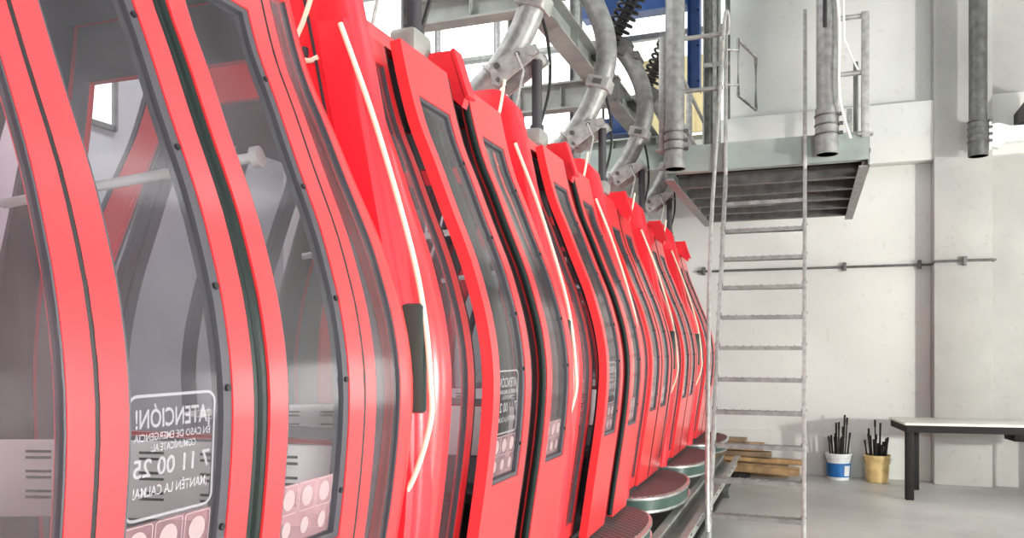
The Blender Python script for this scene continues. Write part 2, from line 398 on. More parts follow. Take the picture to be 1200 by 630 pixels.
WZB, WZT = 0.59, 2.07                                           # door window bottom and top
def door_leaf(sgn, parent):
    a, b = 0.03, DL - 0.006
    y0, y1 = (-b, -a) if sgn < 0 else (a, b)
    h0, h1 = (-0.385, -0.098) if sgn < 0 else (0.098, 0.375)
    ys = sorted([y0, y0 + .012, h0, h1, y1 - .012, y1, (h0 + h1) / 2])
    zs = zs_between(0.015, 2.27, 0.06, (WZB, WZT))
    leaf = sidepatch(ys, zs, 0.0, 0.045, lambda y, z: not (h0 < y < h1 and WZB < z < WZT)).build('door_leaf', M['red'], parent)
    zs2 = zs_between(WZB + .001, WZT - .001, 0.06, (WZB + .018, WZT - .018))
    g0, g1 = h0 + .001, h1 - .001
    wr = 0.026
    ysg = [g0, g0 + .008, g1 - wr, g1]
    sidepatch(ysg, zs2, -0.004, 0.03, lambda y, z: not (g0 + .008 < y < g1 - wr and WZB + .018 < z < WZT - .018)).build('gasket', M['gasket'], leaf)
    for z in (0.72, 1.02, 1.24, 1.55, 1.86):
        rv = MB(); p, n = front(g1 - wr / 2, z, -0.006); rv.cyl(p, p + n * 0.008, 0.0075, 10)
        rv.build('rivet', M['black'], leaf)
    sidepatch([g0 + .009, (g0 + g1) / 2, g1 - wr - .001], zs_between(WZB + .019, WZT - .019, 0.06), -0.012, 0.006).build('window_pane', M['glass'], leaf)
    ysl = (-0.016 if sgn < 0 else 0.016)
    MB().tube([front(ysl, z, -0.016)[0] for z in zs_between(0.03, 2.25, 0.06)], 0.0155, 10).build('rubber_seal', M['rubber'], leaf)
    if sgn < 0:                                                 # emergency notice
        sy0, sy1 = h0 + .018, h1 - wr - .01
        cy = (sy0 + sy1) / 2; W = sy1 - sy0
        st = MB(); pts = rrect(sy0, sy1, 0.775, 1.015, 0.022); strip_on_side(st, pts, -0.0195, 0.006)
        st.build('notice_border', M['sticker'], leaf)['label'] = 'rounded white outline of the emergency notice'
        for body, sz, z, wd in (('¡ATENCIÓN!', 0.052, 0.968, W * .86), ('EN CASO DE EMERGENCIA', 0.021, 0.933, W * .88), ('COMUNÍCATE AL:', 0.021, 0.911, W * .52),
                                ('7 11 00 25', 0.05, 0.872, W * .88), ('¡MANTÉN LA CALMA!', 0.028, 0.826, W * .86)):
            text_on_side(body, sz, cy, z, -0.0195, leaf, 'notice_text', M['sticker'], wd)
    # pictogram strip at the foot of the glass
    s0, s1 = h0 + .014, h1 - wr - .006; w3 = (s1 - s0) / 3
    sidepatch([s0, (s0 + s1) / 2, s1], zs_between(0.612, 0.765, 0.05), -0.0205, 0.001).build('pictogram_film', M['stickerpink'], leaf)
    ic = MB()
    for i in range(3):
        oval_on_side(ic, s0 + w3 * (i + .5), 0.726, w3 * .30, 0.026, -0.0185)
        strip_on_side(ic, rrect(s0 + w3 * i + .004, s0 + w3 * (i + 1) - .004, 0.69, 0.762, .006, 2), -0.0185, 0.002)
    for i in range(3): oval_on_side(ic, s0 + w3 * (i + .5), 0.65, w3 * .22, 0.022, -0.0185)
    ic.build('pictograms', M['pictogram'], leaf)
    # lower handle plate
    return leaf

def make_cabin(loc):
    C = empty('gondola_cabin', '', 'cable car', loc)
    # --- base, roof
    b = MB(); b.loft([perim(0.0, 0.02, -0.04), perim(0.0, 0.0, -0.01), perim(0.0, 0.0, 0.012), perim(0.0, 0.05, 0.02)]); b.build('floor_pan', M['darkplastic'], C)
    r = MB(); r.loft([perim(2.275), perim(2.30), perim(2.335), perim(2.36, .03, 2.365), perim(2.36, .12, 2.42), perim(2.36, .25, 2.46)]); r.build('roof', M['red'], C)
    b = MB(); b.loft([perim(2.25, .035), perim(2.262, .035)]); b.build('headlining', M['liner'], C)
    # --- fixed side windows (four), frames and curved panes
    for side in (1, -1):
        for sg in (-1, 1):
            ym = lambda k, z, sg=sg: sg * (DL + .004 + k * (hy(z) - .0005 - DL - .004))
            ks = [0, .05, .10, .16, .27, .4, .5, .58, .63, .69, .74, .80, .86, .92, .97, 1.0]
            zs = zs_between(0.02, 2.275, 0.07, (0.10, 2.18))
            sidepatch(ks, zs, 0.0, 0.03, lambda k, z: not (.16 < k < .58 and .10 < z < 2.18), side, ym).build('window_frame', M['red' if side > 0 else 'liner'], C)
            sidepatch([.161, .27, .4, .5, .579], zs_between(.101, 2.179, .07), -0.008, 0.006, side=side, ymap=ym).build('side_window', M['sideglass'], C)
            sidepatch([.161, .175], zs_between(.101, 2.179, .07), -0.002, 0.02, side=side, ymap=ym).build('gasket', M['gasket'], C)
            sidepatch([.562, .579], zs_between(.101, 2.179, .07), -0.002, 0.02, side=side, ymap=ym).build('gasket', M['gasket'], C)
    for sg in (-1, 1):
        MB().tube([front(sg * (DL - .001), z, -.006)[0] for z in zs_between(.02, 2.27, .07)], .0085, 8).build('door_seal', M['black'], C)
    # --- rear side between the fixed windows
    ys = [-DL, -.40, -.03, .03, .40, DL]
    rw_ = sidepatch(ys, zs_between(.02, 2.275, .07, (.60, 2.07)), 0, .04, lambda y, z: not (.03 < abs(y) < .40 and .60 < z < 2.07), -1).build('rear_wall', M['liner'], C)
    for s in (-1, 1):
        yy = [.031, .2, .399] if s > 0 else [-.399, -.2, -.031]
        sidepatch(yy, zs_between(.601, 2.069, .07), -0.012, .006, side=-1).build('window_pane', M['glass'], rw_)
    # --- end walls with their panes
    for s in (-1, 1):
        fr = [-1, -.80, -.4, 0, .4, .80, 1]
        zs = zs_between(.02, 2.275, .08, (.78, 2.05))
        P = [[Vector((f * (hx(z) - RC + .002), s * (hy(z) - .001), z)) for z in zs] for f in fr]
        N = [[Vector((0, s, 0)) for z in zs] for f in fr]
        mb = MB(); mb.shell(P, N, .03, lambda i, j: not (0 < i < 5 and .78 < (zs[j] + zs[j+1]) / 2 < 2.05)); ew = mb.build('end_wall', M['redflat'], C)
        zs = zs_between(.05, 2.24, .08, (.78, 2.05))
        P = [[Vector((f * (hx(z) - RC - .03), s * (hy(z) - .034), z)) for z in zs] for f in (-1, -.83, -.4, 0, .4, .83, 1)]
        N = [[Vector((0, s, 0)) for z in zs] for f in range(7)]
        mb = MB(); mb.shell(P, N, .006, lambda i, j: not (0 < i < 5 and .78 < (zs[j] + zs[j+1]) / 2 < 2.05)); mb.build('inner_lining', M['endlining'], ew)
        zs = zs_between(.781, 2.049, .08)
        P = [[Vector((f * (hx(z) - RC), s * (hy(z) - .010), z)) for z in zs] for f in (-.799, 0, .799)]
        N = [[Vector((0, s, 0)) for z in zs] for f in range(3)]
        mb = MB(); mb.shell(P, N, .006); mb.build('window_pane', M['glass'], ew)
        # slotted white bench back, wrapping round the cabin corner
        path = smooth_path([(-.69, s * .02, 0), (-.68, s * .16, 0), (-.58, s * .30, 0), (-.32, s * .42, 0), (.12, s * .53, 0), (.70, s * .61, 0)], 8)
        def along(i):
            d = (path[min(i + 1, len(path) - 1)] - path[max(i - 1, 0)]).normalized()
            return d, Vector((d.y, -d.x, 0)) * s
        zz = [.55, .56, .675, .79, .80]
        P = [[Vector((p.x, p.y, z)) + along(i)[1] * (.0 if 0 < j < 4 else -.006) for j, z in enumerate(zz)] for i, p in enumerate(path)]
        N = [[along(i)[1] for z in zz] for i in range(len(path))]
        bb = MB(); bb.shell(P, N, .025); bk = bb.build('bench_back', M['whiteplastic'], C)
        sl = MB()
        for i in (4, 12, 19, 24, 28, 31, 34, 37):
            d, n = along(i)
            rot = Matrix((d, n, Vector((0, 0, 1)))).transposed()
            for z in (.765, .745, .70, .68, .635, .615): sl.box(path[i] + n * .001 + Vector((0, 0, z)), (.085, .006, .008), rot)
        sl.build('vent_slots', M['black'], bk)
        st = MB(); st.box((-.04, s * .46, .38), (1.36, .30, .06), bev=.02); st.box((-.04, s * .56, .20), (1.3, .05, .36)); st.build('bench', M['darkplastic'], C)
    # --- grab rail across the far end
    g = MB(); g.cyl((-.48, .42, 1.585), (.40, .60, 1.71), .017, 12); g.cyl((.39, .598, 1.708), (.415, .603, 1.712), .034, 16)
    for q in (.15, .8): g.cyl((-.48 + .88*q, .42 + .18*q, 1.585 + .125*q), (-.48 + .88*q, .66, 1.60 + .125*q), .008, 8)
    g.build('grab_rail', M['white'], C)
    # --- end posts that carry the hanger frame, on the near end
    T = [(-.02, .78), (.3, .815), (.6, .845), (.9, .85), (1.1, .835), (1.31, .785), (1.8, .685), (2.35, .57), (2.46, .53), (2.52, .45)]
    L = []
    for i in range(24):
        z = -.02 + 2.54 * i / 23; xo = interp(T, z); w = .30; e = .78 + .035 * min(1, (2.54 - z) / .1)
        if z > 2.40: w = .30 - (z - 2.40) * .9
        y0, y1 = -e - .045, -e + .10
        ring = [(xo - w, y0 + .015), (xo - w + .015, y0), (xo - .15, y0), (xo - .06, y0), (xo - .025, y0 + .012), (xo - .006, y0 + .035), (xo, y0 + .06), (xo, y1 - .03), (xo - .03, y1), (xo - w, y1)]
        L.append([Vector((x, y, z)) for x, y in ring])
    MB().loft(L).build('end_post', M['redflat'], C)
    # seam fillet along the post
    MB().tube(smooth_path([(interp(T, z) - .165, -.862 if z < 2.4 else -.845, z) for z in (.0, .5, 1.0, 1.5, 2.0, 2.36)], 4), .006, 6).build('post_seam', M['darkplastic'], C)
    MB().tube(smooth_path([(.56, -.866, 2.2), (.695, -.866, 1.85), (.825, -.864, 1.437), (.875, -.862, 1.2), (.895, -.862, 1.0), (.895, -.862, .86), (.83, -.86, .67), (.755, -.86, .57)], 8), .0095, 10).build('cable', M['cream'], C)  # cream cable whose upper run also stands in for the post's edge highlight
    # rounded cover strip standing proud of the post
    L = []
    for i in range(18):
        z = .02 + 2.2 * i / 17; xo = interp(T, z) - .012; d = .018 * min(1, (2.24 - z) / .06)
        L.append([Vector((x, y, z)) for x, y in ((xo - .13, -.855), (xo - .125, -.858 - d * .8), (xo - .10, -.855 - d), (xo - .05, -.855 - d), (xo - .02, -.857 - d * .8), (xo - .01, -.845), (xo - .02, -.83), (xo - .12, -.83))])
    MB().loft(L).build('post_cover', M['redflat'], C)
    pad = MB(); pad.box((.835, -.858, 1.07), (.085, .036, .36), bev=.014); pad.build('bumper_pad', M['greenband'], C)
    # --- doors, cover over the door drive, seals
    dl = [door_leaf(-1, C), door_leaf(1, C)]
    cv = MB()
    ov = []
    poly = [(.36, 2.27), (.345, 2.415), (.60, 2.415), (.665, 2.225), (.645, 2.16), (.60, 2.20), (.52, 2.25)]
    cv.prism([(x - .03, .03, z) for x, z in poly], (0, .05, 0))
    cv.bar((.575, .055, 2.415), (.645, .055, 2.20), .085, .016, up=(1, 0, .4))
    cover = cv.build('drive_cover', M['redflat'], C)
    MB().tube([front(0, z, -.055)[0] for z in zs_between(.03, 2.25, .08)], .03, 10).build('door_post', M['black'], C)
    # --- footboard
    fb = empty_part('footboard', C)
    def dshape(x0, ax, hl, z, n=26):
        L = [Vector((x0, -hl, z))]
        for k in range(n + 1):
            t = -PI/2 + PI * k / n
            L.append(Vector((x0 + .02 + ax * abs(math.cos(t)) ** .8, hl * math.copysign(abs(math.sin(t)) ** .9, math.sin(t)), z)))
        L.append(Vector((x0, hl, z))); return L
    MB().loft([dshape(.70, .375, .715, -.125), dshape(.70, .375, .715, -.052)]).build('edge_band', M['greenband'], fb)
    MB().loft([dshape(.70, .385, .725, -.052), dshape(.70, .39, .73, -.046), dshape(.70, .39, .73, -.030), dshape(.70, .37, .71, -.026)]).build('upper_trim', M['chrome'], fb)
    MB().loft([dshape(.70, .385, .725, -.150), dshape(.70, .39, .73, -.143), dshape(.70, .39, .73, -.126), dshape(.70, .37, .71, -.124)]).build('lower_trim', M['chrome'], fb)
    MB().loft([dshape(.70, .368, .708, -.03), dshape(.70, .366, .706, -.020)]).build('tread', M['tread'], fb)
    # --- roof gear: hanger arm, clamp plates, dampers, spring grip
    bx_ = MB(); bx_.box((.39, -.02, 2.44), (.13, .18, .11), bev=.025); bx_.build('roof_box', M['greypaint'], C)
    HP = [(-.30, 0, 2.42), (-.22, 0, 2.53), (-.10, 0, 2.65), (.0, 0, 2.80), (.15, 0, 2.94), (.27, 0, 3.11), (.37, 0, 3.32), (.43, 0, 3.53), (.41, 0, 3.78), (.32, 0, 4.02), (.20, 0, 4.22)]
    hg = MB(); hg.tube(smooth_path(HP, 5), .088, 20); hang = hg.build('hanger_arm', M['galv'], C)
    sd = MB(); sd.box((-.25, 0, 2.43), (.40, .30, .05), bev=.01); sd.build('hanger_foot', M['galvdark'], hang)
    cf = MB()
    for (c, ang) in (((.375, 0, 3.33), .30),):
        cf.box(c, (.20, .19, .10), Matrix.Rotation(ang, 3, 'Y'), bev=.012)
    cf.build('cuff', M['galvlight'], hang)
    cs = MB(); cs.box((.375, -.10, 3.33), (.075, .02, .04), Matrix.Rotation(.3, 3, 'Y')); cs.build('cuff_slot', M['galvdark'], hang)
    bp = MB()
    for yy in (-.10, .10):
        pp = [(.11, 2.93), (.24, 2.99), (.42, 3.02), (.45, 2.96), (.40, 2.93), (.17, 2.78), (.12, 2.80)]
        bp.prism([(x, yy - .008, z) for x, z in pp], (0, .016, 0))
    bp.cyl((.40, -.12, 2.975), (.40, .12, 2.975), .03, 14); bp.build('clamp_plate', M['galvlight'], hang)
    for bx0, bz0, br0 in ((.16, 2.91, .02), (.30, 2.97, .016), (.17, 2.82, .014)):
        bt = MB(); bt.cyl((bx0, -.122, bz0), (bx0, -.10, bz0), br0, 10); bt.build('bolt', M['galvdark'], hang)
    #, (.16, -.10, 2.91), .02, 10); bt.cyl((.30, -.122, 2.97), (.30, -.10, 2.97), .016, 10); bt.cyl((.17, -.122, 2.82), (.17, -.10, 2.82), .014, 10)
    for (cx, cz) in ((-.045, 2.73), (.10, 2.89)):
        d = Vector((.68, 0, .73)); nrm = Vector((.73, 0, -.68))
        ub = [Vector((cx, 0, cz)) + nrm * (.098 * math.cos(t)) + Vector((0, .098 * math.sin(t), 0)) for t in [2*PI*k/20 for k in range(20)]]
        MB().tube(ub, .009, 8, closed=True).build('u_bolt', M['galvlight'], hang)
    dm = MB(); dm.cyl((.395, 0, 2.49), (.395, 0, 2.95), .034, 16); dm.cyl((.395, 0, 2.49), (.395, 0, 2.53), .045, 16); dm.build('damper', M['darkplastic'], hang)
    wr = MB(); wr.tube([(.30, -.13, 2.97), (.36, -.16, 2.84), (.28, -.18, 2.46)], .008, 8); wr.build('release_rod', M['galvlight'], hang)
    cb = MB(); cb.tube(smooth_path([(.36, .10, 3.40), (.43, .13, 3.1), (.44, .12, 2.8), (.37, .10, 2.52)], 6), .011, 8); cb.build('cable', M['black'], hang)
    gr = MB(); gr.box((.15, 0, 4.27), (.26, .20, .18), Matrix.Rotation(.5, 3, 'Y'), bev=.02); gr.box((-.02, 0, 4.22), (.22, .12, .12), bev=.01); gr.cyl((.02, -.15, 4.20), (.02, .15, 4.20), .05, 14)
    gr.cyl((.36, -.13, 4.12), (.36, .13, 4.12), .035, 12); gr.box((.30, 0, 4.12), (.14, .10, .14), bev=.01)
    grip = gr.build('grip', M['galvdark'], hang)
    a, b2 = Vector((.08, -.02, 4.30)), Vector((.34, -.02, 4.82)); ax = (b2 - a).normalized(); e1 = ax.cross(Vector((0, 1, 0))).normalized(); e2 = ax.cross(e1)
    sp = MB()
    for yo in (-.09, .09):
        sp.tube([a + Vector((0, yo, 0)) + ax * ((b2 - a).length * k / 112) + .085 * (math.cos(2*PI*k/14) * e1 + math.sin(2*PI*k/14) * e2) for k in range(113)], .016, 6)
        sp.cyl(a + Vector((0, yo, 0)) - ax * .03, a + Vector((0, yo, 0)) + ax * .01, .10, 14); sp.cyl(b2 + Vector((0, yo, 0)), b2 + Vector((0, yo, 0)) + ax * .04, .10, 14)
        sp.cyl(a + Vector((0, yo, 0)), b2 + Vector((0, yo, 0)) + ax * .1, .022, 10)
    sp.build('grip_spring', M['black'], hang)
    # latch and loose lead at the top of the post
    lt = MB(); lt.box((.39, -.865, 2.12), (.08, .03, .04), bev=.01); lt.box((.30, -.845, 2.20), (.06, .06, .08), bev=.01); lt.build('latch', M['darkplastic'], C)
    MB().tube(smooth_path([(.47, -.862, 2.10), (.43, -.868, 2.09), (.37, -.869, 2.13), (.42, -.868, 2.24), (.47, -.868, 2.38), (.50, -.866, 2.55)], 6), .009, 8).build('lead', M['cream'], C)
    return C
def empty_part(name, parent):
    o = bpy.data.objects.new(name, None); o.empty_display_size = .1; COL.objects.link(o); o.parent = parent; return o
def copy_tree(o, parent=None):
    c = o.copy(); COL.objects.link(c)
    if parent: c.parent = parent
    for ch in list(o.children): copy_tree(ch, c)
    return c

CX, CZ = -2.054, 0.74
CY = [1.537, 3.24, 4.97, 6.72, 8.43, 10.2]
POP = [0, .10, .10, .02, .02, .02]
CL = ['red gondola cabin closest to the camera, doors shut, filling the left of the picture',
      'red gondola cabin right behind the foremost cabin, both door leaves standing out',
      'second red gondola cabin behind the foremost, its open doors half as tall',
      'red gondola cabin midway down the row, third behind the foremost, doors shut',
      'last but one red gondola cabin of the row, just left of the ladder',
      'furthest red gondola cabin of the row, partly behind the ladder by the back wall']
cab = make_cabin((CX, CY[0], CZ))
cabins = [cab] + [copy_tree(cab) for _ in CY[1:]]
for i, c in enumerate(cabins):
    c.location = (CX, CY[i], CZ); c['label'] = CL[i]; c['group'] = 'red gondola cabins parked in a row'
    for ch in c.children:
        if ch.name.startswith('door_leaf'):
            ch.location.x = POP[i]
            if POP[i] > .05: ch.location.y = .085 if ch.bound_box[0][1] > -.1 else -.07      # leaves slid a little apart

# ------------------------------------------------------------------ overhead steel of the station
def ibeam(mb, p0, p1, h, w, tf=.02, tw=.014):
    p0, p1 = Vector(p0), Vector(p1)
    for s in (-1, 1): mb.bar(p0 + Vector((0, 0, s * (h / 2 - tf / 2))), p1 + Vector((0, 0, s * (h / 2 - tf / 2))), w, tf)
    mb.bar(p0, p1, tw, h - 2 * tf)
ib = MB(); ibeam(ib, (-2.2, 3.2, 4.83), (-2.2, 12.4, 4.83), .26, .20)
for y in (5.2, 6.4, 7.6, 9.6, 10.9): ib.box((-2.2, y, 4.83), (.17, .012, .22))
tag(ib.build('track_beam', M['greypaint']), 'grey steel beam running lengthways above the cabins and hanger grips', 'beam')
for i, y in enumerate((6.13, 8.68, 11.2)):
    cm = MB()
    for s in (-1, 1): cm.box((-3.15 + s * .07, y, 4.3), (.014, .15, 8.6))
    cm.box((-3.15, y, 4.3), (.14, .012, 8.6)); cm.box((-3.15, y, .06), (.30, .30, .03))
    tag(cm.build('steel_column', M['galv']), ('steel column behind the second cabin, left of the bright window', 'steel column behind the third cabin, joined to the grey crossbeam', 'steel column furthest back behind the row of cabins')[i], 'column', 'steel columns behind the cabins')
    xb = MB(); ibeam(xb, (-3.07, y, 4.62), (-1.95, y, 4.62), .22 if i != 1 else .30, .16)
    for sx in (-1.99, -2.6): xb.box((sx, y, 4.62), (.012, .14, .2))
    tag(xb.build('cross_beam', M['greypaint']), ('crossbeam under the track beam above the second cabin', 'broad grey crossbeam above the third cabin, meeting the curved hanger', 'crossbeam furthest back under the track beam')[i], 'beam', 'crossbeams under the track')

# blue hoist frame near the back wall
bl = empty('hoist_frame', 'dark blue steel hoist frame behind the hanging platform', 'frame', (-1.55, 11.7, 5.4))
def world_part(mb, name, m, parent):
    o = mb.build(name, m, parent); o.location = -parent.location; return o
q = MB(); q.box((-1.63, 11.7, 6.9), (.012, .20, 2.9)); q.box((-1.47, 11.7, 6.9), (.012, .20, 2.9)); q.box((-1.55, 11.68, 6.9), (.16, .014, 2.9))
for z in (5.6, 6.1, 6.6): q.cyl((-1.50, 11.67, z), (-1.50, 11.60, z), .012, 8)
world_part(q, 'upright', M['blue'], bl)
q = MB(); q.box((-2.4, 11.7, 6.85), (1.54, .2, .34)); q.box((-2.4, 11.7, 6.67), (1.54, .26, .02)); world_part(q, 'lintel', M['blue'], bl)
q = MB(); q.box((-2.72, 11.6, 5.03), (.66, .2, .22), bev=.01); q.box((-2.72, 11.6, 4.9), (.66, .26, .02)); q.box((-2.72, 11.65, 5.95), (.05, .05, 1.65)); world_part(q, 'hoist_block', M['blue'], bl)
ys_ = MB(); ys_.box((-1.98, 12.33, 5.62), (1.1, .05, 1.15), bev=.01)
for x in (-2.3, -1.95, -1.6): ys_.box((x, 12.30, 5.62), (.01, .012, 1.1))
tag(ys_.build('wall_board', M['yellow']), 'pale yellow board on the back wall behind the blue frame', 'board')
gc = MB()
for s in (-1, 1): gc.box((-1.25 + s * .10, 11.2, 6.1), (.016, .2, 5.0))
gc.box((-1.25, 11.2, 6.1), (.2, .014, 5.0)); gc.box((-1.20, 11.08, 6.1), (.05, .04, 5.0)); gc.box((-1.25, 11.2, 3.63), (.34, .34, .03))
for z in (6.7, 5.6): gc.box((-1.18, 11.1, z), (.34, .06, .06))
tag(gc.build('platform_column', M['galv']), 'grimy grey steel column on the platform beside the blue upright', 'column')
# sheet-metal trough between cabin tops and platform
tr = empty('steel_trough', 'grey-green sheet metal trough hanging over the furthest cabins', 'trough', (-2.2, 11.4, 4.0))
q = MB(); q.prism([(-3.0, 10.9, 4.2), (-3.0, 10.9, 4.55), (-3.0, 12.2, 4.55), (-3.0, 12.2, 4.2)], (1.45, 0, 0)); world_part(q, 'duct', M['greygreen'], tr)
q = MB(); q.prism([(-3.0, 10.6, 4.15), (-1.6, 10.6, 4.15), (-1.42, 12.2, 4.15), (-3.0, 12.2, 4.15)], (0, 0, .03)); world_part(q, 'tray', M['galvlight'], tr)
q = MB()
for x in (-2.8, -1.75): q.cyl((x, 11.4, 4.55), (x, 11.4, 8.6), .02, 8)
world_part(q, 'hanger_rod', M['galvdark'], tr)

# ------------------------------------------------------------------ hanging work platform
PX0, PX1, PY0, PY1, PZ = -1.36, .50, 8.10, 11.4, 3.62
pf = empty('work_platform', 'grey steel work platform hanging from pipes above the ladder', 'platform', ((PX0 + PX1) / 2, PY0, PZ))
q = MB(); q.box(((PX0 + PX1) / 2, PY0, PZ + .07), (PX1 - PX0, .014, .26)); q.box(((PX0 + PX1) / 2, PY0 + .04, PZ + .19), (PX1 - PX0, .09, .02)); q.box(((PX0 + PX1) / 2, PY0 + .04, PZ - .05), (PX1 - PX0, .09, .02))
world_part(q, 'front_fascia', M['greygreen'], pf)
q = MB(); q.box(((PX0 + PX1) / 2, (PY0 + PY1) / 2 + .05, PZ + .03), (PX1 - PX0 - .06, PY1 - PY0 - .12, .025)); world_part(q, 'deck', M['blacksteel'], pf)
for k in range(5):
    y = PY0 + .55 + k * .62
    q = MB(); ibeam(q, (PX0 + .05, y, PZ - .05), (PX1 - .06, y, PZ - .05), .13, .07, .016); world_part(q, 'joist', M['galvdark'], pf)
for s, x in ((0, PX0), (1, PX1)):
    q = MB(); q.box((x, (PY0 + PY1) / 2, PZ + .02), (.014, PY1 - PY0, .30)); q.box((x + (-.04 if s else .04), (PY0 + PY1) / 2, PZ - .12), (.09, PY1 - PY0, .016))
    sp_ = world_part(q, 'side_plate', M['galv'], pf)
    if s:
        for k in range(7):
            for dy in (0, .08):
                q = MB(); q.cyl((x + .005, PY0 + .25 + k * .45 + dy, PZ + .08 - .1 * (k % 2)), (x + .03, PY0 + .25 + k * .45 + dy, PZ + .08 - .1 * (k % 2)), .02, 8)
                q.build('bolt', M['galvdark'], sp_)
# railings
def rail_post(x, y, h=1.15):
    q = MB(); q.box((x, y, PZ + .14 + h / 2), (.068, .068, h), bev=.006); q.box((x, y, PZ + .17), (.13, .10, .02)); world_part(q, 'railing_post', M['galvlight'], pf)
for (x, y) in ((PX1 - .03, PY0), (PX0 - .02, PY0 - .02), (PX0, PY0 + 1.7), (PX1 - .03, PY1 - .05), (PX0, PY1 - .05)): rail_post(x, y)
def rail(p0, p1):
    for z in (PZ + 1.26, PZ + .74):
        q = MB(); q.cyl((p0[0], p0[1], z), (p1[0], p1[1], z), .022, 10); world_part(q, 'guard_rail', M['galvlight'], pf)
rail((.17, PY0), (PX1, PY0)); rail((-1.25, PY0), (-.80, PY0)); rail((PX0, PY0), (PX0, PY1)); rail((PX1 - .03, PY0), (PX1 - .03, PY1 - .05)) if False else None
q = MB(); q.tube([(PX1 - .08, PY0 + .5, PZ + .1), (PX1 - .08, PY0 + .5, PZ + 1.0), (PX1 - .08, PY0 + .8, PZ + 1.1), (PX1 - .08, PY0 + .8, PZ + .1)], .016, 8); world_part(q, 'hand_grip', M['galvdark'], pf)
gate = MB(); A, B = Vector((-.66, 8.14, 0)), Vector((-.53, 8.70, 0)); zt, zb = 4.82, 4.28
gate.tube([(A.x, A.y, zt), (B.x, B.y, zt), (B.x, B.y, zb), (A.x, A.y, zb)], .018, 8, closed=True)
gate.cyl((A.x, A.y, zt - .1), (-.79, 8.08, zt - .1), .012, 8); gate.cyl((A.x, A.y, zb + .1), (-.79, 8.08, zb + .1), .012, 8)
world_part(gate, 'gate', M['galvlight'], pf)

# suspension pipes
def hang_pipe(x, y, z0, r, label, clamps, m=M['galv'], cable=False):
    P = empty('hanging_pipe', label, 'pipe', (x, y, z0), 'thick pipes hanging from the ceiling')
    q = MB(); q.cyl((0, 0, 0.02), (0, 0, 8.6 - z0), r, 28); q.cyl((0, 0, 0), (0, 0, .025), r * .96, 28); q.cyl((0, 0, .0), (0, 0, .42), r * 1.10, 28) if clamps > 2 else None
    q.build('tube', m, P)
    for k in range(clamps):
        z = .18 + k * .085
        t = MB(); t.tube([(1.13 * r * math.cos(2*PI*i/24), 1.13 * r * math.sin(2*PI*i/24), z) for i in range(24)], .008, 6, closed=True)
        t.cyl((1.1 * r, -.05, z), (1.45 * r, -.05, z), .018, 8); t.build('clamp', M['galvdark'], P)
    if cable:
        t = MB(); t.tube(smooth_path([(-.02, -r - .02, 5.0), (-.05, -r - .03, 1.9), (.05, -r - .03, 1.55), (.10, -r - .01, 1.2), (.10, -r - .02, .6), (.13, -r, .35), (.2, -r + .05, .12)], 8), .011, 8); t.build('cable', M['white'], P)
        t = MB(); t.tube(smooth_path([(.12, -r, 3.0), (.14, -r, 1.2), (.17, -r + .02, .95), (.26, -r + .1, .75)], 8), .008, 8); t.build('cable', M['white'], P)
        t = MB(); t.box((-.02, -r - .012, 1.28), (.035, .02, .3), bev=.006); t.build('strap', M['black'], P)
    return P
hang_pipe(-1.24, 7.96, 3.57, .093, 'thick galvanised pipe holding the platform on the left of the ladder', 3)
hang_pipe(.14, 7.96, 3.60, .093, 'thick galvanised pipe holding the platform on the right of the ladder, white wires on it', 3, cable=True)
hang_pipe(1.99, 11.68, 4.25, .105, 'darker grey pipe ending in mid-air before the concrete pilaster at right', 4, M['galvdark'])
br = empty('wall_bracket', 'white steel bracket arm reaching right from the dark pipe', 'bracket', (2.1, 11.7, 4.5))
q = MB(); q.prism([(0, 0, -.10), (.12, 0, -.16), (.20, 0, -.09), (.9, 0, -.06), (.9, 0, .10), (.25, 0, .11), (.12, 0, .16), (0, 0, .14)], (0, .10, 0)); q.build('arm', M['white'], br)
q = MB(); q.box((.02, .05, 0), (.03, .2, .36), bev=.005); q.build('plate', M['white'], br)
lp = empty('wall_lamp', 'dark floodlight at the right edge above the white bracket', 'lamp', (2.56, 11.75, 4.62))
q = MB(); q.prism([(-.14, -.1, .02), (.16, -.1, .02), (.16, -.1, .38), (.05, -.1, .42), (-.14, -.1, .16)], (0, .22, 0)); q.build('housing', M['black'], lp)
q = MB(); q.box((0, .03, 0), (.10, .06, .07)); q.cyl((0, .03, 0), (0, .5, .05), .018, 8); q.build('bracket', M['galvdark'], lp)

# ------------------------------------------------------------------ ladder
LX0, LX1 = -.77, -.05
lad = empty('access_ladder', 'tall grey metal ladder leaning against the platform', 'ladder', ((LX0 + LX1) / 2, 6.54, 0))
def ly(z): return 6.54 + (z - 0.0) * .438 if z < 3.50 else 6.54 + 3.5 * .438
ztop = 4.99
for i, x in enumerate((LX0, LX1)):
    q = MB()
    q.bar((x, ly(0), 0), (x, ly(3.5), 3.5), .034, .085, up=(0, 1, -.2), bev=.004)
    q.bar((x, ly(3.46), 3.46), (x, 8.07, ztop - (.12 if i == 0 else 0)), .034, .06, up=(0, 1, 0), bev=.004)
    q.box((x, ly(0), .012), (.07, .16, .024))
    st = world_part(q, 'stringer', M['galvlight'], lad)
    for k in range(12):
        z = .215 + k * .2715
        q = MB(); q.cyl((x - .022, ly(z) - .02, z + .02), (x + .022, ly(z) - .02, z + .02), .012, 8); q.build('bolt', M['galvdark'], st)
for k in range(12):
    z = .215 + k * .2715; y = ly(z)
    q = MB(); q.box(((LX0 + LX1) / 2, y, z), (LX1 - LX0 - .028, .105, .008)); q.box(((LX0 + LX1) / 2, y - .05, z - .014), (LX1 - LX0 - .028, .006, .034)); q.box(((LX0 + LX1) / 2, y + .05, z - .014), (LX1 - LX0 - .028, .006, .034))
    for j in range(9):
        q.box((LX0 + .08 + j * .07, y, z + .006), (.012, .09, .008))
    world_part(q, 'rung', M['galv'], lad)
